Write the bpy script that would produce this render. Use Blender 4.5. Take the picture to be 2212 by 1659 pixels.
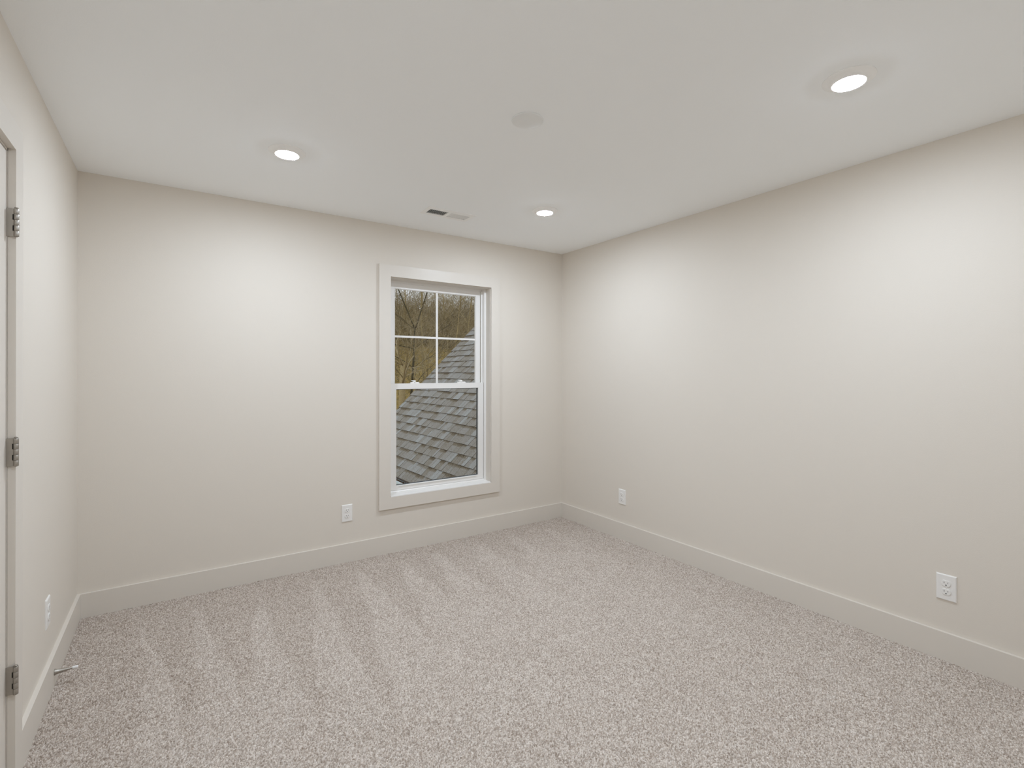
import bpy, math, random
import numpy as np
from mathutils import Vector, Matrix

# ------------------------------------------------------------------ clear
for o in list(bpy.data.objects):
    bpy.data.objects.remove(o, do_unlink=True)
sc = bpy.context.scene
col = sc.collection

# ------------------------------------------------------------------ camera
# world: x = 0 right wall, y = 0 window wall, z = 0 top of the carpet; metres
CAM = Vector((-2.9850, -3.5760, 1.3405))
YAW, PITCH, ROLL = 0.595564, 0.001323, 0.000421
fw = Vector((math.sin(YAW) * math.cos(PITCH), math.cos(YAW) * math.cos(PITCH), math.sin(PITCH)))
r0 = Vector((math.cos(YAW), -math.sin(YAW), 0))
u0 = r0.cross(fw)
rt = math.cos(ROLL) * r0 + math.sin(ROLL) * u0
up = -math.sin(ROLL) * r0 + math.cos(ROLL) * u0
cam_data = bpy.data.cameras.new('camera')
cam_data.sensor_fit = 'HORIZONTAL'
cam_data.sensor_width = 36.0
cam_data.lens = 1072.84 / 2212 * 36.0
cam_data.shift_y = -27.03 / 2212
cam_data.clip_start = 0.03
cam_data.clip_end = 300
cam = bpy.data.objects.new('camera', cam_data)
col.objects.link(cam)
m3 = Matrix((rt, up, -fw)).transposed()
cam.matrix_world = Matrix.Translation(CAM) @ m3.to_4x4()
sc.camera = cam

# ------------------------------------------------------------------ sky, exposure
SKY = (0.90, 0.95, 0.97)
SKY_STRENGTH = 1.12
LAMP = 456.0                     # radiance of the lit lenses
world = bpy.data.worlds.new('overcast_sky')
world.use_nodes = True
bg = world.node_tree.nodes['Background']
bg.inputs['Color'].default_value = (*SKY, 1)
bg.inputs['Strength'].default_value = SKY_STRENGTH
sc.world = world
sc.view_settings.view_transform = 'Standard'
sc.view_settings.look = 'None'
sc.view_settings.gamma = 1.0
sc.view_settings.use_curve_mapping = False
sc.view_settings.exposure = 0.0
sc.cycles.max_bounces = 16
sc.cycles.diffuse_bounces = 12
sc.cycles.transparent_max_bounces = 24

PI = math.pi
W = 3.4286          # room width
H = 2.44            # ceiling height
YN = -3.72          # wall behind the camera
BT = 0.0161         # baseboard thickness
BH = 0.127          # baseboard height
SUB = -0.012        # sub floor under the pile


# ------------------------------------------------------------------ materials
def nodes_of(name):
    m = bpy.data.materials.new(name)
    m.use_nodes = True
    nt = m.node_tree
    return m, nt, nt.nodes['Principled BSDF']


def mat(name, color, rough=0.6, metal=0.0, bump=None, spec=None, var=None):
    m, nt, b = nodes_of(name)
    b.inputs['Base Color'].default_value = (*color, 1)
    b.inputs['Roughness'].default_value = rough
    b.inputs['Metallic'].default_value = metal
    if spec is not None:
        b.inputs['Specular IOR Level'].default_value = spec
    if bump or var:
        tc = nt.nodes.new('ShaderNodeTexCoord')
    if bump:
        scale, dist, strength = bump
        n = nt.nodes.new('ShaderNodeTexNoise')
        n.inputs['Scale'].default_value = scale
        n.inputs['Detail'].default_value = 3
        bp = nt.nodes.new('ShaderNodeBump')
        bp.inputs['Distance'].default_value = dist
        bp.inputs['Strength'].default_value = strength
        nt.links.new(tc.outputs['Object'], n.inputs['Vector'])
        nt.links.new(n.outputs['Fac'], bp.inputs['Height'])
        nt.links.new(bp.outputs['Normal'], b.inputs['Normal'])
    if var:
        scale, c2 = var
        n = nt.nodes.new('ShaderNodeTexNoise')
        n.inputs['Scale'].default_value = scale
        n.inputs['Detail'].default_value = 6
        mx = nt.nodes.new('ShaderNodeMix')
        mx.data_type = 'RGBA'
        mx.inputs['A'].default_value = (*color, 1)
        mx.inputs['B'].default_value = (*c2, 1)
        nt.links.new(tc.outputs['Object'], n.inputs['Vector'])
        mr = nt.nodes.new('ShaderNodeMapRange')
        mr.inputs['From Min'].default_value = 0.38
        mr.inputs['From Max'].default_value = 0.62
        nt.links.new(n.outputs['Fac'], mr.inputs['Value'])
        nt.links.new(mr.outputs['Result'], mx.inputs['Factor'])
        nt.links.new(mx.outputs['Result'], b.inputs['Base Color'])
    return m


WALL = (0.700, 0.650, 0.582)
TRIM = (0.688, 0.642, 0.580)
M = {}
M['wall'] = mat('greige_wall_paint', WALL, 0.62, bump=(260, 0.0012, 0.25), spec=0.3)
M['trim'] = mat('greige_trim_paint', TRIM, 0.38, spec=0.4)
M['ceiling'] = mat('white_ceiling_paint', (0.925, 0.945, 0.955), 0.85, bump=(200, 0.001, 0.2), spec=0.2)
M['subfloor'] = mat('carpet_backing', (0.20, 0.16, 0.13), 0.95)
M['vinyl'] = mat('white_vinyl', (0.80, 0.785, 0.76), 0.35)
M['plastic'] = mat('white_plastic', (0.80, 0.785, 0.76), 0.3)
M['cover'] = mat('offwhite_plastic_cover', (0.815, 0.825, 0.82), 0.5)
M['slot'] = mat('dark_slot', (0.010, 0.010, 0.010), 0.8)
M['nickel'] = mat('satin_nickel', (0.40, 0.37, 0.33), 0.40, 0.9)
M['rubber'] = mat('white_rubber', (0.82, 0.82, 0.82), 0.6)
M['register'] = mat('white_enamel_register', (0.90, 0.90, 0.885), 0.5)
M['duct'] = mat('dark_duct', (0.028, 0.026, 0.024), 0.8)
M['lamp_trim'] = mat('white_lamp_trim', (0.93, 0.93, 0.92), 0.5)
M['siding'] = mat('pale_siding', (0.45, 0.44, 0.42), 0.7)
M['fascia'] = mat('white_fascia', (0.70, 0.72, 0.74), 0.5)
M['gutter'] = mat('white_gutter_aluminium', (0.62, 0.72, 0.78), 0.35)
M['leaves'] = mat('dead_leaves', (0.16, 0.085, 0.035), 0.9, var=(60, (0.05, 0.03, 0.015)))
M['seal'] = mat('dark_glazing_seal', (0.03, 0.04, 0.05), 0.5)

m, nt, b = nodes_of('lit_lens')
b.inputs['Base Color'].default_value = (0.9, 0.9, 0.9, 1)
b.inputs['Emission Color'].default_value = (0.905, 1.022, 1.170, 1)
b.inputs['Emission Strength'].default_value = LAMP
M['lens'] = m

# window glass: clear sheet with a Fresnel reflection
m = bpy.data.materials.new('window_glass')
m.use_nodes = True
nt = m.node_tree
nt.nodes.clear()
out = nt.nodes.new('ShaderNodeOutputMaterial')
tr = nt.nodes.new('ShaderNodeBsdfTransparent')
tr.inputs['Color'].default_value = (0.965, 0.965, 0.965, 1)
gl = nt.nodes.new('ShaderNodeBsdfGlossy')
gl.inputs['Roughness'].default_value = 0.0
fr = nt.nodes.new('ShaderNodeFresnel')
fr.inputs['IOR'].default_value = 1.30
mx = nt.nodes.new('ShaderNodeMixShader')
nt.links.new(fr.outputs['Fac'], mx.inputs['Fac'])
nt.links.new(tr.outputs['BSDF'], mx.inputs[1])
nt.links.new(gl.outputs['BSDF'], mx.inputs[2])
nt.links.new(mx.outputs['Shader'], out.inputs['Surface'])
M['glass'] = m


def attr_mat(name, attr, stops, rough=0.9, noise=None, bump=None):
    """colour picked by a per-vertex number stored on the mesh, plus fine grain"""
    m, nt, b = nodes_of(name)
    b.inputs['Roughness'].default_value = rough
    b.inputs['Specular IOR Level'].default_value = 0.15
    a = nt.nodes.new('ShaderNodeAttribute')
    a.attribute_name = attr
    ramp = nt.nodes.new('ShaderNodeValToRGB')
    cr = ramp.color_ramp
    while len(cr.elements) < len(stops):
        cr.elements.new(0.5)
    for e, (p, c) in zip(cr.elements, stops):
        e.position = p
        e.color = (*c, 1)
    src = a.outputs['Fac']
    tc = nt.nodes.new('ShaderNodeTexCoord')
    if noise:
        scale, amp = noise
        n = nt.nodes.new('ShaderNodeTexNoise')
        n.inputs['Scale'].default_value = scale
        n.inputs['Detail'].default_value = 4
        nt.links.new(tc.outputs['Object'], n.inputs['Vector'])
        s = nt.nodes.new('ShaderNodeMath'); s.operation = 'SUBTRACT'
        nt.links.new(n.outputs['Fac'], s.inputs[0]); s.inputs[1].default_value = 0.5
        k = nt.nodes.new('ShaderNodeMath'); k.operation = 'MULTIPLY_ADD'
        nt.links.new(s.outputs[0], k.inputs[0]); k.inputs[1].default_value = amp
        nt.links.new(src, k.inputs[2])
        src = k.outputs[0]
    nt.links.new(src, ramp.inputs['Fac'])
    nt.links.new(ramp.outputs['Color'], b.inputs['Base Color'])
    if bump:
        n2 = nt.nodes.new('ShaderNodeTexNoise')
        n2.inputs['Scale'].default_value = bump[0]
        n2.inputs['Detail'].default_value = 2
        bp = nt.nodes.new('ShaderNodeBump')
        bp.inputs['Distance'].default_value = bump[1]
        bp.inputs['Strength'].default_value = bump[2]
        nt.links.new(tc.outputs['Object'], n2.inputs['Vector'])
        nt.links.new(n2.outputs['Fac'], bp.inputs['Height'])
        nt.links.new(bp.outputs['Normal'], b.inputs['Normal'])
    return m


M['carpet'] = attr_mat('beige_frieze_carpet', 'yarn',
                       [(0.0, (0.130, 0.088, 0.060)), (0.30, (0.355, 0.290, 0.237)),
                        (0.65, (0.600, 0.528, 0.465)), (1.0, (0.85, 0.79, 0.73))],
                       rough=0.95, noise=(520, 0.75), bump=(520, 0.0015, 0.5))
M['shingle'] = attr_mat('grey_brown_asphalt_shingle', 'tab',
                        [(0.0, (0.085, 0.060, 0.038)), (0.25, (0.185, 0.155, 0.110)),
                         (0.55, (0.285, 0.272, 0.255)), (0.8, (0.345, 0.360, 0.362)), (1.0, (0.46, 0.48, 0.485))],
                        rough=0.95, noise=(120, 1.15), bump=(220, 0.003, 0.5))
M['bark'] = attr_mat('bare_tree_bark', 'bark',
                     [(0.0, (0.035, 0.030, 0.018)), (0.3, (0.14, 0.110, 0.055)),
                      (0.65, (0.36, 0.275, 0.135)), (1.0, (0.60, 0.52, 0.37))],
                     rough=0.95, noise=(30, 0.35))
M['hill'] = mat('leaf_litter_hillside', (0.36, 0.250, 0.066), 0.95, bump=(14, 0.04, 0.4),
                var=(9, (0.21, 0.150, 0.046)))


# ------------------------------------------------------------------ mesh builder
class MB:
    def __init__(self):
        self.v, self.f, self.s, self.a = [], [], [], []

    def add(self, vs, fs, smooth=False, attr=0.0):
        n = len(self.v)
        self.v.extend([tuple(p) for p in vs])
        if isinstance(attr, (list, tuple)):
            self.a.extend(attr)
        else:
            self.a.extend([attr] * len(vs))
        for q in fs:
            self.f.append(tuple(i + n for i in q))
            self.s.append(smooth)
        return self

    def box(self, a, b):
        x0, y0, z0 = (min(p, q) for p, q in zip(a, b))
        x1, y1, z1 = (max(p, q) for p, q in zip(a, b))
        vs = [(x0, y0, z0), (x1, y0, z0), (x1, y1, z0), (x0, y1, z0),
              (x0, y0, z1), (x1, y0, z1), (x1, y1, z1), (x0, y1, z1)]
        return self.add(vs, [(0, 3, 2, 1), (4, 5, 6, 7), (0, 1, 5, 4), (1, 2, 6, 5), (2, 3, 7, 6), (3, 0, 4, 7)])

    def bevel_box(self, a, b, r, axis):
        """box whose four edges around the face at b[axis] are chamfered by r"""
        lo = [min(p, q) for p, q in zip(a, b)]
        hi = [max(p, q) for p, q in zip(a, b)]
        front, back = b[axis], a[axis]
        sgn = 1 if front > back else -1
        i, j = [k for k in range(3) if k != axis]
        rings = []
        for inset, d in ((0, back), (0, front - sgn * r), (r * 0.35, front - sgn * r * 0.3), (r, front)):
            ring = []
            for (ui, uj) in ((lo[i] + inset, lo[j] + inset), (hi[i] - inset, lo[j] + inset),
                             (hi[i] - inset, hi[j] - inset), (lo[i] + inset, hi[j] - inset)):
                p = [0, 0, 0]
                p[i], p[j], p[axis] = ui, uj, d
                ring.append(tuple(p))
            rings.append(ring)
        vs = [p for g in rings for p in g]
        fs = [(3, 2, 1, 0), (12, 13, 14, 15)]
        for k in range(3):
            for q in range(4):
                a0 = k * 4 + q
                a1 = k * 4 + (q + 1) % 4
                fs.append((a0, a1, a1 + 4, a0 + 4))
        return self.add(vs, fs)

    def prism(self, poly, d):
        n = len(poly)
        top = [tuple(Vector(p) + Vector(d)) for p in poly]
        fs = [tuple(range(n - 1, -1, -1)), tuple(range(n, 2 * n))]
        for k in range(n):
            q = (k + 1) % n
            fs.append((k, q, n + q, n + k))
        return self.add(list(poly) + top, fs)

    def lathe(self, prof, o=(0, 0, 0), axis=(0, 0, 1), seg=48, smooth=True, caps=True):
        """profile of (radius, height along axis)"""
        ax = Vector(axis).normalized()
        t = Vector((1, 0, 0)) if abs(ax.x) < 0.9 else Vector((0, 1, 0))
        e1 = ax.cross(t).normalized()
        e2 = ax.cross(e1)
        o = Vector(o)
        vs, fs = [], []
        for (r, h) in prof:
            for k in range(seg):
                a = 2 * PI * k / seg
                vs.append(o + ax * h + (e1 * math.cos(a) + e2 * math.sin(a)) * r)
        for i in range(len(prof) - 1):
            for k in range(seg):
                q = (k + 1) % seg
                fs.append((i * seg + k, i * seg + q, (i + 1) * seg + q, (i + 1) * seg + k))
        self.add(vs, fs, smooth)
        if caps:
            n = len(self.v) - len(vs)
            self.f.append(tuple(n + k for k in range(seg - 1, -1, -1))); self.s.append(False)
            last = n + (len(prof) - 1) * seg
            self.f.append(tuple(last + k for k in range(seg))); self.s.append(False)
        return self

    def tube(self, pts, rad, seg=6, attr=0.0):
        pts = [Vector(p) for p in pts]
        n = len(pts)
        vs, fs, at = [], [], []
        e1 = None
        for i, p in enumerate(pts):
            d = (pts[min(i + 1, n - 1)] - pts[max(i - 1, 0)])
            if d.length < 1e-9:
                d = Vector((0, 0, 1))
            d.normalize()
            if e1 is None:
                t = Vector((1, 0, 0)) if abs(d.x) < 0.9 else Vector((0, 1, 0))
                e1 = d.cross(t).normalized()
            else:
                e1 = (e1 - d * e1.dot(d))
                e1.normalize()
            e2 = d.cross(e1)
            for k in range(seg):
                a = 2 * PI * k / seg
                vs.append(p + (e1 * math.cos(a) + e2 * math.sin(a)) * rad[i])
                at.append(attr)
        for i in range(n - 1):
            for k in range(seg):
                q = (k + 1) % seg
                fs.append((i * seg + k, i * seg + q, (i + 1) * seg + q, (i + 1) * seg + k))
        fs.append(tuple(range(seg - 1, -1, -1)))
        fs.append(tuple((n - 1) * seg + k for k in range(seg)))
        return self.add(vs, fs, True, at)

    def build(self, name, material, parent=None, attr=None):
        me = bpy.data.meshes.new(name)
        me.from_pydata(self.v, [], self.f)
        me.polygons.foreach_set('use_smooth', self.s)
        if attr:
            at = me.attributes.new(attr, 'FLOAT', 'POINT')
            at.data.foreach_set('value', self.a)
        me.validate()
        me.update()
        me.materials.append(material)
        o = bpy.data.objects.new(name, me)
        col.objects.link(o)
        if parent is not None:
            o.parent = parent
        return o


def empty(name, loc=(0, 0, 0), rz=0.0):
    o = bpy.data.objects.new(name, None)
    o.empty_display_size = 0.05
    o.location = loc
    o.rotation_euler = (0, 0, rz)
    col.objects.link(o)
    return o


def tag(o, label, cat, group=None, kind=None):
    o['label'] = label
    o['category'] = cat
    if group:
        o['group'] = group
    if kind:
        o['kind'] = kind
    return o


def struct(o, label=None, cat=None):
    o['kind'] = 'structure'
    if label:
        o['label'] = label
    if cat:
        o['category'] = cat
    return o


def copy_tree(o, parent=None):
    c = o.copy()
    col.objects.link(c)
    if parent is not None:
        c.parent = parent
    for ch in list(o.children):
        copy_tree(ch, c)
    return c


# ------------------------------------------------------------------ room shell
WT = 0.14
# window opening / door opening / vent opening
WX0, WX1, WZ0, WZ1 = -1.6563, -0.7889, 0.4144, 2.0460
DY0, DY1, DZ1 = -2.137, -1.3550, 2.0590

VX0, VX1, VY0, VY1 = -1.573, -1.254, -0.514, -0.412

mb = MB()
mb.box((-W - WT, 0, SUB - .1), (WX0 - .02, WT, H)).box((WX1 + .02, 0, SUB - .1), (WT, WT, H))
mb.box((WX0 - .02, 0, SUB - .1), (WX1 + .02, WT, WZ0 - .02)).box((WX0 - .02, 0, WZ1 + .02), (WX1 + .02, WT, H))
struct(mb.build('wall_back', M['wall']), 'greige painted far wall holding the window', 'wall')
mb = MB().box((0, YN, SUB - .1), (WT, 0, H))
struct(mb.build('wall_right', M['wall']), 'long plain greige painted wall on the right', 'wall')
mb = MB()
mb.box((-W - WT, DY1 + .02, SUB - .1), (-W, 0, H)).box((-W - WT, YN, SUB - .1), (-W, DY0 - .02, H))
mb.box((-W - WT, DY0 - .02, DZ1 + .02), (-W, DY1 + .02, H))
struct(mb.build('wall_left', M['wall']), 'greige painted wall on the left with the door in it', 'wall')
mb = MB().box((-W - WT, YN - WT, SUB - .1), (WT, YN, H))
struct(mb.build('wall_front', M['wall']), 'greige painted wall behind the viewpoint', 'wall')
mb = MB().box((-W - WT, YN - WT, SUB - .12), (WT, WT, SUB))
struct(mb.build('floor', M['subfloor']), 'floor slab under the beige carpet', 'floor')
mb = MB()
X0, X1, Y0, Y1 = -W - WT, WT, YN - WT, WT
mb.box((X0, Y0, H), (VX0, Y1, H + .12)).box((VX1, Y0, H), (X1, Y1, H + .12))
mb.box((VX0, Y0, H), (VX1, VY0, H + .12)).box((VX0, VY1, H), (VX1, Y1, H + .12))
struct(mb.build('ceiling', M['ceiling']), 'flat white painted ceiling', 'ceiling')

# baseboards, mitred in the corners
zb = SUB


def board(p, q, n, e0, e1):
    """from wall point p to q, inward normal n; e0/e1 = mitre at either end"""
    p, q, n = Vector((*p, 0)), Vector((*q, 0)), Vector((*n, 0))
    d = (q - p).normalized()
    poly = [p, q, q + n * BT - d * (BT * e1), p + n * BT + d * (BT * e0)]
    base = [Vector((v.x, v.y, zb)) for v in poly]
    return MB().prism(base, (0, 0, BH - zb))


struct(board((-W, 0), (0, 0), (0, -1), 1, 1).build('baseboard_back', M['trim']))
struct(board((0, 0), (0, YN), (-1, 0), 1, 1).build('baseboard_right', M['trim']))
mb = board((-W, -1.2715), (-W, 0), (1, 0), 0, 1)
b2 = board((-W, YN), (-W, DY0 - .094), (1, 0), 1, 0)
mb.add(b2.v, b2.f)
struct(mb.build('baseboard_left', M['trim']))
struct(board((0, YN), (-W, YN), (0, 1), 1, 1).build('baseboard_front', M['trim']))

# ------------------------------------------------------------------ window
win = struct(empty('window_1', (-1.2226, 0, WZ0)), 'white double-hung window with divided upper sash in greige casing', 'window')
win['kind'] = 'structure'
ox, oz = -1.2226, WZ0


def wb(mb, name, material, parent=None):
    mb.v = [(x - ox, y, z - oz) for x, y, z in mb.v]
    return mb.build(name, material, parent or win)


def frame4(mb, X0, X1, Z0, Z1, x0, x1, z0, z1, ya, yb, sink=0.0):
    """four mitred boards around an opening, from y=ya (back) to y=yb (front)"""
    O = [(X0, Z0), (X1, Z0), (X1, Z1), (X0, Z1)]
    I = [(x0, z0), (x1, z0), (x1, z1), (x0, z1)]
    for k in range(4):
        q = (k + 1) % 4
        poly = [(O[k][0], ya, O[k][1]), (O[q][0], ya, O[q][1]), (I[q][0], ya, I[q][1]), (I[k][0], ya, I[k][1])]
        mb.prism(poly, (0, yb - ya, 0))
    return mb


CX0, CX1, CZ0, CZ1 = -1.7485, -0.6999, 0.3243, 2.1386
cx0, cx1, cz0, cz1 = -1.6613, -0.7839, 0.4094, 2.0510
wb(frame4(MB(), CX0, CX1, CZ0, CZ1, cx0, cx1, cz0, cz1, 0.0, -0.019), 'window_casing', M['trim'])
# jamb extension lining the opening
wb(frame4(MB(), WX0 - .019, WX1 + .019, WZ0 - .019, WZ1 + .019, WX0, WX1, WZ0, WZ1, 0.14, -0.001), 'window_jamb', M['trim'])
# vinyl frame
FY = 0.060
mb = MB()
mb.box((WX0, FY, WZ0), (WX0 + .0195, .135, WZ1)).box((WX1 - .0195, FY, WZ0), (WX1, .135, WZ1))
mb.box((WX0 + .0195, .094, WZ1 - .012), (WX1 - .0195, .135, WZ1))
mb.box((WX0 + .0195, .100, WZ1 - .017), (WX1 - .0195, .135, WZ1 - .012))
# sloped sill
a0, a1 = WX0 + .0195, WX1 - .0195
mb.prism([(a0, FY, WZ0), (a0, .135, WZ0), (a0, .135, WZ0 + .030), (a0, FY + .006, WZ0 + .019), (a0, FY, WZ0 + .011)], (a1 - a0, 0, 0))
# jamb liners with a rib between the two sash tracks
for sx, xx in ((1, WX0 + .0195), (-1, WX1 - .0195)):
    mb.box((xx, .092, WZ0 + .02), (xx + sx * .011, .100, WZ1 - .017))
    mb.box((xx, .0995, WZ0 + .02), (xx + sx * .004, .135, WZ1 - .017))
wb(mb, 'window_frame', M['vinyl'])
# painted stool bead at the foot of the opening
wb(MB().prism([(WX0, -.0185, WZ0), (WX0, FY, WZ0), (WX0, FY, WZ0 + .006), (WX0, -.012, WZ0 + .0035)], (WX1 - WX0, 0, 0)).box((WX0 - .002, -.0186, .4096), (WX1 + .002, -.0012, WZ0 + .0012)), 'window_sill', M['vinyl'])

# upper sash (outer track)
UY = 0.106
gx0, gx1 = -1.5843, -0.8625
gz0, gz1 = 1.246, 1.988
us = MB()
frame4(us, gx0 - .040, gx1 + .040, gz0 - .040, gz1 + .0405, gx0, gx1, gz0, gz1, .130, UY)
frame4(us, gx0 - .002, gx1 + .002, gz0 - .002, gz1 + .002, gx0 + .004, gx1 - .004, gz0 + .004, gz1 - .004, .124, UY + .0062)
up_s = wb(us, 'upper_sash', M['vinyl'])
mc = -1.2225
mz = 1.6178
wb(MB().box((mc - .0081, .1135, gz0), (mc + .0081, .1215, gz1)).box((gx0, .1140, mz - .0078), (gx1, .1210, mz + .0078)), 'muntin', M['vinyl'], up_s)
p = MB().box((gx0, .1170, gz0), (gx1, .1174, gz1))
wb(p, 'pane', M['glass'], up_s)
# lower sash (inner track)
LY = 0.068
lx0, lx1 = -1.5855, -0.8612
lz0, lz1 = 0.4714, 1.2088
ls = MB()
frame4(ls, lx0 - .0495, lx1 + .0495, lz0 - .0358, lz1 + .0432, lx0, lx1, lz0, lz1, .096, LY)
lo_s = wb(ls, 'lower_sash', M['vinyl'])
wb(frame4(MB(), lx0 - .001, lx1 + .001, lz0 - .001, lz1 + .001, lx0 + .0035, lx1 - .0035, lz0 + .0035, lz1 - .0035, .094, .080), 'glazing_seal', M['seal'], lo_s)
wb(frame4(MB(), gx0 - .001, gx1 + .001, gz0 - .001, gz1 + .001, gx0 + .0030, gx1 - .0030, gz0 + .003, gz1 - .0030, .1168, .1145), 'glazing_seal', M['seal'], up_s)
wb(MB().box((lx0, .0850, lz0), (lx1, .0854, lz1)), 'pane', M['glass'], lo_s)
# lift ledge on the bottom rail
wb(MB().prism([(lx0 + .02, LY, lz0 - .004), (lx0 + .02, LY - .007, lz0 - .006), (lx0 + .02, LY - .007, lz0 - .001), (lx0 + .02, LY, lz0)], (lx1 - lx0 - .04, 0, 0)), 'lift_rail', M['vinyl'], lo_s)
# sash locks on the meeting rail
for lx in (-1.430, -1.016):
    z = lz1 + .0432
    mb = MB().bevel_box((lx - .034, .070, z), (lx + .034, .094, z + .009), .004, 2)
    mb.lathe([(.013, 0), (.013, .010), (.010, .013)], (lx - .004, .082, z + .006), (0, 0, 1), 20)
    mb.prism([(lx - .030, .076, z + .018), (lx + .006, .074, z + .018), (lx + .010, .090, z + .018), (lx - .026, .086, z + .018)], (0, 0, .006))
    wb(mb, 'sash_lock', M['plastic'], lo_s)

# ------------------------------------------------------------------ door (closed, in the left wall)
door = struct(empty('door_1', (-W, DY1, 0)), 'closed greige door with three nickel hinges in the left wall', 'door')


def db(mb, name, material, parent=None):
    mb.v = [(x + W, y - DY1, z) for x, y, z in mb.v]
    return mb.build(name, material, parent or door)


# casing: two legs and a head, mitred
cy0, cy1, cz = DY0 - .005, -1.3600, 2.0540
CW = .0885
mb = MB()
for poly in ([(cy1, SUB), (cy1 + CW, SUB), (cy1 + CW, cz + CW), (cy1, cz)],
             [(cy0 - CW, SUB), (cy0, SUB), (cy0, cz), (cy0 - CW, cz + CW)],
             [(cy0, cz), (cy1, cz), (cy1 + CW, cz + CW), (cy0 - CW, cz + CW)]):
    mb.prism([(-W, y, z) for y, z in poly], (.0190, 0, 0))
db(mb, 'door_casing', M['trim'])
# jamb lining with its stop
mb = MB()
mb.box((-W - WT, DY1 - .009, SUB), (-W - .0005, DY1 + .019, DZ1 + .019)).box((-W - WT, DY0 - .019, SUB), (-W - .0005, DY0 + .009, DZ1 + .019))
mb.box((-W - WT, DY0, DZ1 - .012), (-W - .0005, DY1, DZ1 + .019))
mb.box((-W - .075, DY1 - .022, SUB), (-W - .042, DY1 - .009, DZ1 - .012)).box((-W - .075, DY0 + .009, SUB), (-W - .042, DY0 + .022, DZ1 - .012))
mb.box((-W - .075, DY0 + .009, DZ1 - .025), (-W - .042, DY1 - .009, DZ1 - .012))
db(mb, 'door_jamb', M['trim'])
dy0, dy1, dz0, dz1 = DY0 + .012, DY1 - .0118, .012, DZ1 - .0155
mb = MB().box((-W - .038, dy0, dz0), (-W - .0025, dy1, dz1))
db(mb, 'door_slab', M['trim'])


# hinges
def hinge(zc):
    bx, by, br = -W + .0215, -1.3682, .0066
    hh = .0445
    mb = MB()
    yl = -1.3640
    # bridging leaf from door gap to barrel, notched beside the two door knuckles
    cuts = [(-hh, -hh + .0178), (-hh + .0356, -hh + .0534), (-hh + .0712, hh)]
    mb.box((-W - .004, yl - .0026, zc - hh), (-W + .0120, yl, zc + hh))
    for a, c in cuts:
        mb.box((-W + .0120, yl - .0026, zc + a), (bx, yl, zc + c))
    h = db(mb, 'hinge', M['nickel'])
    for k in range(5):
        a = zc - hh + k * .0178
        kb = MB().lathe([(br * .94, .0002), (br, .0008), (br, .0170), (br * .94, .0176)], (bx, by, a), (0, 0, 1), 20)
        db(kb, 'knuckle', M['nickel'], h)
    pin = MB().lathe([(.0022, -hh - .002), (.0036, -hh - .001), (.0036, hh + .001), (.0052, hh + .0015), (.0050, hh + .0040), (.0020, hh + .0048)], (bx, by, zc), (0, 0, 1), 16)
    db(pin, 'hinge_pin', M['nickel'], h)
    bk = MB().box((-W + .0100, yl - .0006, zc - hh + .010), (-W + .0190, yl - .0002, zc + hh - .010))
    db(bk, 'hinge_gap', M['slot'], h)


for zc in (1.8185, 1.0840, 0.3540):
    hinge(zc)


# ------------------------------------------------------------------ outlets
def make_outlet():
    t = empty('electrical_outlet')
    hw, hh = .0377, .0603
    MB().bevel_box((-hw, 0, -hh), (hw, -.0062, hh), .0045, 1).build('face_plate', M['plastic'], t)
    for s in (1, -1):
        zc = .0195 * s
        # receptacle face: circle with flattened top and bottom
        prof = []
        for k in range(40):
            a = 2 * PI * k / 40
            prof.append((.0172 * math.cos(a), max(-.0140, min(.0140, .0172 * math.sin(a)))))
        n = len(prof)
        vs = [(x, -.0060, z + zc) for x, z in prof] + [(x, -.0082, z + zc) for x, z in prof] + [(x * .93, -.0088, z * .93 + zc) for x, z in prof]
        fs = [tuple(range(2 * n, 3 * n))]
        for ring in (0, 1):
            for k in range(n):
                q = (k + 1) % n
                fs.append((ring * n + k, ring * n + q, (ring + 1) * n + q, (ring + 1) * n + k))
        r = MB().add(vs, fs).build('receptacle', M['plastic'], t)
        sl = MB()
        sl.box((-.0076, -.0085, zc - .0005), (-.0058, -.00886, zc + .0078)).box((.0058, -.0085, zc + .0005), (.0074, -.00886, zc + .0070))
        pts = []
        for k in range(13):
            a = PI + PI * k / 12
            pts.append((.0024 * math.cos(a), -.0085, zc - .0078 + .0022 * -math.sin(a) * -1))
        pts += [(.0024, -.0085, zc - .0052), (-.0024, -.0085, zc - .0052)]
        sl.prism(pts, (0, -.00036, 0))
        sl.build('socket_slots', M['slot'], r)
    MB().lathe([(.0026, 0), (.0026, .0010), (.0018, .0014)], (0, -.0062, 0), (0, -1, 0), 16).build('screw', M['plastic'], t)
    return t


proto = make_outlet()
spots = [((-1.976, 0, .3400), 0.0, 'white duplex outlet on the far wall, left of the window'),
         ((0, -.7585, .3353), -PI / 2, 'small far white duplex outlet on the right wall, nearest the room corner'),
         ((0, -2.7930, .3352), -PI / 2, 'large near white duplex outlet low on the right wall'),
         ((-W, -.7695, .3365), PI / 2, 'white outlet seen edge-on on the left wall above the doorstop')]
for i, (loc, rz, lab) in enumerate(spots):
    o = proto if i == 0 else copy_tree(proto)
    o.location = loc
    o.rotation_euler = (0, 0, rz)
    tag(o, lab, 'outlet', 'white wall outlets')

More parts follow.
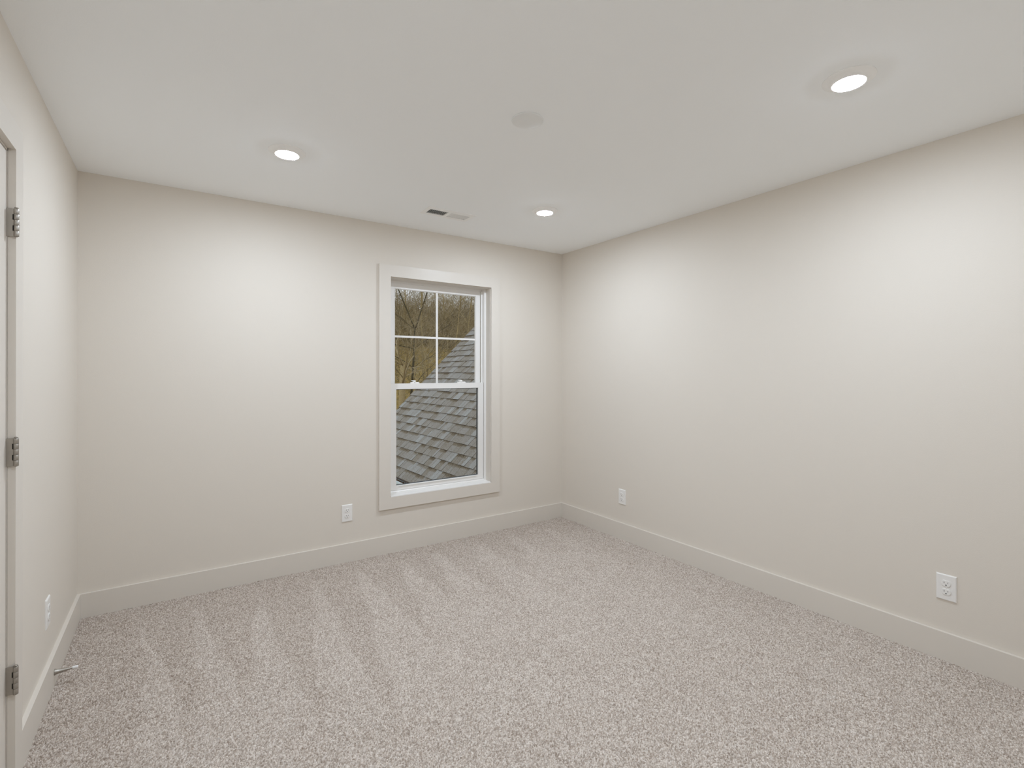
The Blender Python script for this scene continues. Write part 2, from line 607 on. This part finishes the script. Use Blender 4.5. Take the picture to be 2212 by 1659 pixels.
# ------------------------------------------------------------------ doorstop
ds = empty('door_stop', (-W + BT, -.716, .055))
tag(ds, 'satin nickel doorstop with white rubber tip screwed to the left baseboard', 'doorstop')
MB().lathe([(.0128, 0), (.0130, .0022), (.0122, .0036), (.0108, .0055), (.0088, .018), (.0066, .036), (.0046, .052), (.0036, .062)], (0, 0, 0), (1, 0, 0), 28).build('stem', M['nickel'], ds)
MB().lathe([(.0050, .058), (.0064, .0595), (.0064, .074), (.0056, .0775)], (0, 0, 0), (1, 0, 0), 24).build('rubber_tip', M['rubber'], ds)


# ------------------------------------------------------------------ ceiling lights
def make_light():
    t = empty('recessed_ceiling_light')
    prof = [(.0480, .0006), (.0860, .0006), (.0860, -.0022), (.0845, -.0030), (.0780, -.0040), (.0710, -.0056), (.0640, -.0092), (.0590, -.0140), (.0572, -.0172),
            (.0555, -.0182), (.0540, -.0182), (.0534, -.0172)]
    MB().lathe(prof, (0, 0, 0), (0, 0, 1), 72, caps=False).build('trim_ring', M['lamp_trim'], t)
    MB().lathe([(.0534, -.0165), (.0530, -.0186), (.0505, -.0194), (.0400, -.0205), (.0250, -.0210), (.0080, -.0212)], (0, 0, 0), (0, 0, 1), 64, caps=True).build('lens', M['lens'], t)
    return t


lp = make_light()
for i, (x, y, lab) in enumerate([(-2.5250, -.8965, 'lit round ceiling light at the left, near the far left corner'),
                                 (-.9050, -.9030, 'lit round ceiling light farthest away, beside the air vent'),
                                 (-.8960, -2.7440, 'lit round ceiling light nearest on the right, largest in view'),
                                 (-2.5250, -2.7440, 'lit round ceiling light above and behind the viewpoint')]):
    o = lp if i == 0 else copy_tree(lp)
    o.location = (x, y, H)
    tag(o, lab, 'ceiling light', 'round ceiling lights')

# blank round cover
cv = MB().lathe([(.0690, 0), (.0700, -.0016), (.0690, -.0048), (.0660, -.0064), (.0300, -.0072), (.004, -.0074)], (0, 0, 0), (0, 0, 1), 72).build('ceiling_cover_plate', M['cover'])
cv.location = (-1.7150, -1.8215, H)
tag(cv, 'unlit flat round white cover plate in the middle of the ceiling', 'cover plate')

# ------------------------------------------------------------------ air vent
vent = empty('air_vent', (-1.4135, -.4630, H))
tag(vent, 'white two-way louvred air vent in the ceiling above the window', 'vent')
vx, vy = vent.location.x, vent.location.y


def vbld(mb, name, material):
    mb.v = [(x - vx, y - vy, z - H) for x, y, z in mb.v]
    return mb.build(name, material, vent)


BX0, BX1, BY0, BY1 = -1.5645, -1.2625, -.5060, -.4200
ex0, ex1, ey0, ey1 = -1.5935, -1.2335, -.5460, -.3800
mb = MB()
zt, zl, zi = H, H - .0016, H - .0036
O = [(ex0, ey0), (ex1, ey0), (ex1, ey1), (ex0, ey1)]
I = [(BX0, BY0), (BX1, BY0), (BX1, BY1), (BX0, BY1)]
for k in range(4):
    q = (k + 1) % 4
    mb.add([(*O[k], zt), (*O[q], zt), (*O[q], zl), (*O[k], zl), (*I[q], zi), (*I[k], zi), (*I[q], H + .004), (*I[k], H + .004)],
           [(0, 1, 2, 3), (3, 2, 4, 5), (5, 4, 6, 7)])
mb.box((-1.4285, BY0, zi), (-1.4085, BY1, H + .003))
vbld(mb, 'vent_frame', M['register'])
for s, a0, a1 in ((1, BX0, -1.4285), (-1, -1.4085, BX1)):
    n = 11
    pitch = (a1 - a0) / n
    for k in range(n):
        xc = a0 + (k + .5) * pitch
        dx, dz = .0052 * s, .0062
        t = .0005
        poly = [(xc - dx - t, BY0, H - .0030), (xc - dx + t, BY0, H - .0030), (xc + dx + t, BY0, H - .0030 + 2 * dz), (xc + dx - t, BY0, H - .0030 + 2 * dz)]
        vbld(MB().prism(poly, (0, BY1 - BY0, 0)), 'louvre', M['register'])
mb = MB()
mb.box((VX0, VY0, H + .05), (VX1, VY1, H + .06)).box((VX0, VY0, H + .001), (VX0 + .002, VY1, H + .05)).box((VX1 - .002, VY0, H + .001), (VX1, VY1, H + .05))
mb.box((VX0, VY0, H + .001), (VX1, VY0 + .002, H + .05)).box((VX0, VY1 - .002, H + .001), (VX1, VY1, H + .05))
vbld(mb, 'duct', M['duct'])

# ------------------------------------------------------------------ carpet pile
rng = np.random.default_rng(7)
ax0, ax1, ay0, ay1 = -W + BT - .002, -BT + .002, YN + BT - .002, -BT + .002
STEP = .0018
nx = int((ax1 - ax0) / STEP) + 1
ny = int((ay1 - ay0) / STEP) + 1
gx = np.linspace(ax0, ax1, nx).astype(np.float32)
gy = np.linspace(ay0, ay1, ny).astype(np.float32)
X, Y = np.meshgrid(gx, gy)
CELL = .0037
ncx = int((ax1 - ax0) / CELL) + 3
ncy = int((ay1 - ay0) / CELL) + 3
tx = (rng.random((ncy, ncx)) * 1.5 - .25).astype(np.float32)
ty = (rng.random((ncy, ncx)) * 1.5 - .25).astype(np.float32)
th_ = (rng.random((ncy, ncx)) ** 0.8).astype(np.float32)
tr_ = (.60 + .42 * rng.random((ncy, ncx))).astype(np.float32)
tyarn = rng.random((ncy, ncx)).astype(np.float32)
U = (X - ax0) / CELL + 1
V = (Y - ay0) / CELL + 1
ci = U.astype(np.int32)
cj = V.astype(np.int32)
best = np.full(X.shape, -1.0, np.float32)
yarn = np.zeros(X.shape, np.float32)
for dj in (-1, 0, 1):
    for di in (-1, 0, 1):
        ii = np.clip(ci + di, 0, ncx - 1)
        jj = np.clip(cj + dj, 0, ncy - 1)
        dx = (U - (ii + tx[jj, ii])) / tr_[jj, ii]
        dy = (V - (jj + ty[jj, ii])) / tr_[jj, ii]
        d2 = dx * dx + dy * dy
        h = np.sqrt(np.clip(1 - d2, 0, 1)) * (.55 + .45 * th_[jj, ii])
        up_ = h > best
        best = np.where(up_, h, best)
        yarn = np.where(up_, tyarn[jj, ii], yarn)


def smooth_noise(cell, seed):
    r = np.random.default_rng(seed)
    gxn = int((ax1 - ax0) / cell) + 3
    gyn = int((ay1 - ay0) / cell) + 3
    g = r.random((gyn, gxn)).astype(np.float32)
    u = (X - ax0) / cell
    v = (Y - ay0) / cell
    i = u.astype(np.int32)
    j = v.astype(np.int32)
    fu = u - i
    fv = v - j
    fu = fu * fu * (3 - 2 * fu)
    fv = fv * fv * (3 - 2 * fv)
    return (g[j, i] * (1 - fu) + g[j, i + 1] * fu) * (1 - fv) + (g[j + 1, i] * (1 - fu) + g[j + 1, i + 1] * fu) * fv


best = best + (rng.random(best.shape).astype(np.float32) - .5) * .22
n1 = smooth_noise(.035, 1)
n2 = smooth_noise(.16, 2)
n3 = smooth_noise(.45, 3)
# vacuum strokes: wedges where the pile lies the other way
lay = np.zeros(X.shape, np.float32)
wedges = [(-3.125, -3.105, -.00, .115), (-2.900, -2.920, .03, .150), (-2.583, -2.70, .02, .165), (-2.262, -2.42, .03, .170),
          (-1.985, -2.13, .05, .21), (-1.69, -1.86, .06, .22), (-1.42, -1.62, .07, .25), (-1.10, -1.30, .08, .28), (-.75, -.95, .08, .28), (-.40, -.58, .08, .25)]
wob = (n2 - .5) * .05
for xa, xb, w0, w1 in wedges:
    t = (-.17 - Y) / .85
    tl = np.clip(t, 0, 2.4)
    left = xa + (xb - xa) * tl
    wid = w0 + (w1 - w0) * tl
    e = .018
    inside = np.clip((X + wob - left) / e, 0, 1) * np.clip((left + wid - X - wob) / e, 0, 1) * np.clip(t / .15, 0, 1)
    lay = np.maximum(lay, inside)
far = np.clip((-1.15 - Y - (n3 - .5) * 1.0) / .7, 0, 1)
right = np.clip((X + 1.9 + (n3 - .5) * .8) / 1.1, 0, 1) * np.clip((-.25 - Y) / .3, 0, 1)
lay = np.maximum(lay * (1 - .25 * right), np.maximum(far * (.30 + .65 * n3), right * (.45 + .4 * n3)))
lay = np.clip(lay * .85 + (n2 - .5) * .35 + (n1 - .5) * .3, 0, 1)

amp = .0092 + .003 * n1
Z = (best - 1) * amp - .001 + (n1 - .5) * .002
lean = (lay - .5) * .0028 * best            # pile swept toward the window or toward the room
PX = X + (yarn - .5) * .002 * best
PY = Y - lean
PX = np.clip(PX, ax0, ax1)
PY = np.clip(PY, ay0, ay1)
verts = np.stack([PX, PY, np.clip(Z, SUB + .001, .004)], -1).reshape(-1, 3).astype(np.float32)
idx = np.arange(nx * ny, dtype=np.int32).reshape(ny, nx)
quads = np.stack([idx[:-1, :-1], idx[:-1, 1:], idx[1:, 1:], idx[1:, :-1]], -1).reshape(-1, 4)
me = bpy.data.meshes.new('carpet_pile')
me.vertices.add(len(verts))
me.vertices.foreach_set('co', verts.ravel())
me.loops.add(quads.size)
me.loops.foreach_set('vertex_index', quads.ravel())
me.polygons.add(len(quads))
me.polygons.foreach_set('loop_start', np.arange(0, quads.size, 4, dtype=np.int32))
me.polygons.foreach_set('use_smooth', np.ones(len(quads), dtype=bool))
me.update(calc_edges=True)
at = me.attributes.new('yarn', 'FLOAT', 'POINT')
shade = np.clip(.20 + .58 * yarn + .10 * lay, 0, 1)  # swept pile's lighter sheen painted into the yarn colour, besides the lean
at.data.foreach_set('value', shade.reshape(-1).astype(np.float32))
me.materials.append(M['carpet'])
carpet = bpy.data.objects.new('carpet_pile', me)
col.objects.link(carpet)
tag(carpet, 'beige flecked wall-to-wall carpet with vacuum marks covering the floor', 'carpet', kind='stuff')

# ------------------------------------------------------------------ outside: lower roof of the house
TH, PSI, RA, RE = 0.7707, -0.0255, -0.4503, -0.0650
sdir = Vector((math.cos(PSI) * math.cos(TH), -math.sin(PSI) * math.cos(TH), math.sin(TH)))
edir = Vector((math.sin(PSI), math.cos(PSI), 0))
ndir = sdir.cross(edir).normalized()
if ndir.z < 0:
    ndir = -ndir
RO = Vector((RA, 0, RE))
T0, T1 = .20, 4.68
EXPO = .143
ROWS = 34


def rp(s, t, n=0.0):
    return RO + sdir * s + edir * t + ndir * n


roof = empty('shingled_roof', tuple(rp(0, T0)))
tag(roof, 'steep grey-brown shingled gable roof seen through the window', 'roof')
rl = Vector(roof.location)


def rbld(mb, name, material, attr=None):
    mb.v = [tuple(Vector(v) - rl) for v in mb.v]
    return mb.build(name, material, roof, attr)


rnd = random.Random(11)
mb = MB()
for row in range(ROWS):
    s0 = row * EXPO
    t = T0 + rnd.random() * .1 - .12
    tone = .55
    while t < T1:
        w = rnd.choice((.045, .06, .075, .09, .10, .12, .14, .17))
        ta, tb = max(t, T0), min(t + w, T1)
        t += w
        if tb - ta < .01:
            continue
        raised = rnd.random() < .55
        lift = .0125 if raised else .0085
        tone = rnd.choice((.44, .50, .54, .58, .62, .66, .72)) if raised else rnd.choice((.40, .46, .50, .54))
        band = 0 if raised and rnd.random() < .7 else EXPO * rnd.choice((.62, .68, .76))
        g = .0014
        jog = rnd.uniform(-.0012, .0012)
        f0_, f1_ = s0 + jog - .004, s0 + EXPO
        # thin butt edge (bare asphalt) and exposed face
        mb.add([rp(f0_, ta + g, -.004), rp(f0_, tb - g, -.004), rp(f0_, tb - g, lift), rp(f0_, ta + g, lift)], [(0, 1, 2, 3)], attr=.04)
        top = .0015

        def hh(d):
            return lift + (top - lift) * d / EXPO
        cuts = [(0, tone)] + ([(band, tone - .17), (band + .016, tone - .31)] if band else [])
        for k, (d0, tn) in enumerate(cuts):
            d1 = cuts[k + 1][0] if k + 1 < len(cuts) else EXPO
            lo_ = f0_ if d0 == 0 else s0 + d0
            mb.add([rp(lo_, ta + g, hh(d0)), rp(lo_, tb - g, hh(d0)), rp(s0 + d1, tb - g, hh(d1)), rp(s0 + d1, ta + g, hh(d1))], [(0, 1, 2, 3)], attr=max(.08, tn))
        for tt, fl in ((ta + g, (0, 1, 2, 3)), (tb - g, (3, 2, 1, 0))):
            mb.add([rp(f0_, tt, -.004), rp(f0_, tt, lift), rp(f1_, tt, top), rp(f1_, tt, -.004)], [fl], attr=.06)
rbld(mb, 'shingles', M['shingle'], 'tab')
# deck under the shingles, far slope, gable wall and rake board
SR = ROWS * EXPO
ridge0, ridge1 = rp(SR, T0), rp(SR, T1)
e0, e1_ = rp(0, T0), rp(0, T1)
mirror = Vector((2 * ridge0.x - e0.x, 0, 0))
f0 = Vector((2 * ridge0.x - e0.x, e0.y, e0.z))
f1 = Vector((2 * ridge1.x - e1_.x, e1_.y, e1_.z))
mb = MB()
mb.prism([rp(-.01, T0, -.004), rp(SR, T0, -.004), rp(SR, T1 + .0, -.004), rp(-.01, T1 + .0, -.004)], tuple(ndir * -.03))
mb.prism([ridge0, f0, f1, ridge1], (0, 0, -.03))
rbld(mb, 'roof_deck', M['subfloor'])
mb = MB()
mb.prism([rp(-.02, T1 - .035, -.036), rp(SR, T1 - .035, -.036), rp(SR, T1 - .035, -.19), rp(-.02, T1 - .035, -.19)], tuple(edir * .02))
rbld(mb, 'rake_board', M['fascia'])
mb = MB()
mb.prism([rp(0.25, T0, -.16), rp(0.25, T1 - .05, -.16), rp(0.25, T1 - .05, -.16) + Vector((0, 0, -3.0)), rp(0.25, T0, -.16) + Vector((0, 0, -3.0))], (.1, 0, 0))
g0 = rp(0.25, T1 - .15, -.16)
g1 = rp(SR, T1 - .15, -.10)
mb.prism([g0, g1, g1 + Vector((0, 0, -6)), g0 + Vector((0, 0, -3.0))], tuple(edir * .08))
rbld(mb, 'gable_wall', M['siding'])
mb = MB()
mb.prism([rp(0, T0, -.034), rp(0, T1, -.034), rp(0, T1, -.034) + Vector((0, 0, -.16)), rp(0, T0, -.034) + Vector((0, 0, -.16))], (.02, 0, 0))
rbld(mb, 'fascia_board', M['fascia'])

# gutter along the eave
gt = empty('gutter', tuple(rp(-.02, T0)))
tag(gt, 'white gutter full of dead leaves along the roof eave', 'gutter')
go = Vector(gt.location)
fx = rp(0, 0, -.034).x
prof = [(-.002, .0), (-.002, -.115), (-.075, -.115), (-.092, -.085), (-.118, -.050), (-.128, -.012), (-.128, .004), (-.112, .004), (-.112, -.006),
        (-.122, -.006), (-.122, -.012), (-.112, -.050), (-.088, -.080), (-.072, -.110), (-.006, -.110), (-.006, .0)]
mb = MB()
base = rp(0, T0, -.034)
poly = [base + Vector((px * 1.10, 0, pz + .022)) for px, pz in prof]
mb.prism(poly, tuple(edir * (T1 - T0)))
mb.v = [tuple(Vector(v) - go) for v in mb.v]
mb.build('gutter_channel', M['gutter'], gt)
mb = MB()
hx = [(-.004, -.030), (-.045, -.016), (-.090, -.020), (-.122, -.040), (-.122, -.052), (-.004, -.052)]
mb.prism([base + Vector((px, 0, pz)) for px, pz in hx], tuple(edir * (T1 - T0)))
for k in range(2600):
    t = rnd.uniform(T0 + .03, T1 - .03)
    c = base + edir * (t - T0) + Vector((rnd.uniform(-.104, -.022), 0, rnd.uniform(-.018, -.006)))
    a = rnd.uniform(0, 2 * PI)
    e = Vector((math.cos(a), math.sin(a), rnd.uniform(-.5, .5))) * rnd.uniform(.008, .022)
    g = Vector((-math.sin(a), math.cos(a), rnd.uniform(-.5, .5))) * rnd.uniform(.004, .010)
    mb.add([c - e, c + g, c + e + Vector((0, 0, .004)), c - g], [(0, 1, 2, 3)])
mb.v = [tuple(Vector(v) - go) for v in mb.v]
lf = mb.build('leaf_litter', M['leaves'], gt)
lf['kind'] = 'stuff'

# ------------------------------------------------------------------ outside: hillside and bare trees
hr = random.Random(3)


def hill_z(x, y):
    d = (y - 5.5) * .92 + (x - 2) * .35
    z = -3.2 + max(0, d) * .50
    z += .35 * math.sin(x * .55 + 1) * math.sin(y * .38) + .12 * math.sin(x * 1.7 + y * 1.1)
    return min(z, 3.75 + .25 * math.sin(x * .3) + .02 * y)


mb = MB()
nxh, nyh = 80, 90
hx0, hx1, hy0, hy1 = -16, 44, .3, 60
vs = []
for j in range(nyh + 1):
    for i in range(nxh + 1):
        x = hx0 + (hx1 - hx0) * i / nxh
        y = hy0 + (hy1 - hy0) * j / nyh
        vs.append((x, y, hill_z(x, y)))
fs = []
for j in range(nyh):
    for i in range(nxh):
        a = j * (nxh + 1) + i
        fs.append((a, a + 1, a + nxh + 2, a + nxh + 1))
mb.add(vs, fs, True)
hill = mb.build('hillside', M['hill'])
struct(hill, 'brown leaf-covered wooded hillside rising behind the roof', 'hillside')


def branch(mb, p, d, length, r, depth, rg, tone, maxd, bend=.35, seg=5, spread=.75):
    n = max(3, int(length / .22) if depth < 2 else 4)
    pts, rad = [p.copy()], [r]
    cur = p.copy()
    dd = d.normalized()
    tip = r * (.55 if depth < maxd else .25)
    for k in range(n):
        dd = (dd + Vector((rg.gauss(0, 1), rg.gauss(0, 1), rg.gauss(0, .6) + .12)) * bend / n ** .5 * .55).normalized()
        cur = cur + dd * (length / n)
        pts.append(cur.copy())
        rad.append(r + (tip - r) * (k + 1) / n)
    mb.tube(pts, rad, seg if depth < 2 else 3, tone)
    if depth >= maxd:
        return
    kids = rg.choice((3, 4, 4, 5)) if depth > 0 else rg.choice((5, 6, 7))
    for c in range(kids):
        t = rg.uniform(.30, 1.0) if c else 1.0
        i = min(n, max(1, int(round(t * n))))
        side = Vector((rg.gauss(0, 1), rg.gauss(0, 1), rg.gauss(0, .7)))
        side = (side - dd * side.dot(dd)).normalized()
        nd = (dd * rg.uniform(.6, 1.0) + side * rg.uniform(.45, 1.0) * spread + Vector((0, 0, .12))).normalized()
        branch(mb, pts[i], nd, length * rg.uniform(.50, .78), max(.0022, rad[i] * rg.uniform(.40, .62)), depth + 1, rg,
               min(1, max(0, tone + rg.uniform(-.12, .14))), maxd, bend * 1.12, seg, spread)


def tree(name, x, y, height, r, seed, label, tone=.35, lean=(0, 0), depth=4, spread=.75, bend=.35, fork=(), taper=.8, reach=(.13, .24)):
    rg = random.Random(seed)
    z = hill_z(x, y) - .1
    root = empty(name, (x, y, z))
    tag(root, label, 'tree', 'bare trees beyond the roof')
    tk = MB()
    n = 9
    p = Vector((0, 0, 0))
    dd = Vector((lean[0], lean[1], 1)).normalized()
    pts, rad = [p.copy()], [r * 1.25]
    for k in range(n):
        w_ = .02 if fork else .06
        dd = (dd + Vector((rg.gauss(0, w_), rg.gauss(0, w_), .03))).normalized()
        p = p + dd * (height * .62 / n)
        pts.append(p.copy())
        rad.append(r * (1 - taper * (k + 1) / n))
    tk.tube(pts, rad, 9, tone)
    tk.build('trunk', M['bark'], root, 'bark')
    br = MB()
    for k in range(3, n + 1):
        for c in range(2 if k < n else 3):
            a = rg.uniform(0, 2 * PI)
            nd = Vector((math.cos(a), math.sin(a), rg.uniform(.25, 1.1)))
            branch(br, pts[k], nd, height * rg.uniform(*reach), rad[k] * rg.uniform(.22, .40), 1, rg, tone + rg.uniform(-.1, .2), depth, bend, 5, spread)
    for f in fork:
        branch(br, pts[n], Vector(f).normalized(), height * .42, rad[n] * .75, 1, rg, tone, depth, .16, 6, spread)
    br.build('branches', M['bark'], root, 'bark')
    return root


# positions by heading from the room (degrees from +y toward +x) and distance
def at_heading(deg, dist):
    a = math.radians(deg)
    return CAM.x + dist * math.sin(a), CAM.y + dist * math.cos(a)


TREES = [
    # heading, dist, height, radius, seed, tone, lean, label, fork, taper
    (22.2, 13.0, 7.1, .042, 5, .12, (0, 0), 'dark bare tree forked like a Y at the left of the window view',
     (rt * -.44 + Vector((0, 0, 1)), rt * .32 + Vector((0, 0, 1))), .45),
    (21.2, 11.2, 6.9, .120, 8, .66, (.02, 0), 'thick pale trunk at the lower left of the upper sash', (), .45),
    (24.2, 16.5, 9.5, .034, 21, .50, (-.03, .02), 'slender bare tree just left of the vertical glazing bar', (), .8),
    (26.4, 15.5, 8.5, .032, 34, .62, (.04, 0), 'tan bare tree just right of the vertical glazing bar', (), .8),
    (28.6, 18.0, 9.0, .036, 55, .55, (-.05, 0), 'bare tree standing right behind the rake of the roof', (), .8),
    (31.4, 15.0, 9.0, .045, 89, .45, (-.12, 0), 'bare tree leaning in from the right edge of the window view', (), .8),
]
for hd, ds_, hgt, r, seed, tone, ln, lab, fork, tp in TREES:
    x, y = at_heading(hd, ds_)
    tree('bare_tree', x, y, hgt, r, seed, lab, tone, ln, fork=fork, taper=tp)
# the wood behind them: trees nothing tells apart
rg = random.Random(77)
far_lab = 'bare brown tree in the wood on the hillside behind the nearer trees'
protos = []
for k in range(3):
    protos.append(tree('bare_tree', 0, 0, 6.6 + .6 * k, .045, 200 + k, far_lab, .48 + .08 * k, (0, 0), depth=4, reach=(.13, .22)))
FAR = [(16.5, 23.5), (21.5, 23.0), (26.5, 23.5), (31.5, 23.0), (18.8, 28), (23.6, 27.5), (28.6, 28), (34.0, 27.5),
       (16.5, 32.5), (21.2, 32), (25.8, 32.5), (30.6, 32),
       (-34, 24), (-24, 27), (-14, 23.5), (-5, 27), (4, 23.5), (11, 28)]
used = set()
for k, (hd, dist) in enumerate(FAR):
    x, y = at_heading(hd + rg.uniform(-.5, .5), dist)
    pr = protos[k % 3]
    o = pr if (k % 3) not in used else copy_tree(pr)
    used.add(k % 3)
    o.location = (x, y, hill_z(x, y) - .1)
    o.rotation_euler = (0, 0, rg.uniform(0, 2 * PI))
    s = rg.uniform(.75, 1.1)
    o.scale = (s, s, s)
    tag(o, far_lab, 'tree', 'trees of the wood on the hillside')

# undergrowth of fine twigs
mb = MB()
rg = random.Random(42)
for k in range(19000):
    hd = rg.uniform(13, 38) if k < 11000 else rg.uniform(-50, 13)
    dist = rg.uniform(9.5, 34) if k % 2 else rg.uniform(21, 34)
    x, y = at_heading(hd, dist)
    if y < 5.2 or (x > -1 and y < 5.6):
        continue
    z = hill_z(x, y)
    p = Vector((x, y, z))
    a = rg.uniform(0, 2 * PI)
    d = Vector((math.cos(a) * .6, math.sin(a) * .6, rg.uniform(.3, 1.0))).normalized()
    L = rg.uniform(.5, 1.8) if dist < 20 else rg.uniform(.8, 3.4)
    pts = [p]
    for q in range(4):
        d = (d + Vector((rg.gauss(0, .25), rg.gauss(0, .25), rg.gauss(-.08, .15)))).normalized()
        pts.append(pts[-1] + d * L / 4)
    r = rg.uniform(.002, .006) * (1 if dist < 20 else 1.5)
    mb.tube(pts, [r, r * .9, r * .75, r * .6, r * .3], 3, rg.uniform(.35, .95))
br = mb.build('brushwood', M['bark'], None, 'bark')
tag(br, 'tangle of fine tan twigs and brush covering the hillside', 'brushwood', kind='stuff')
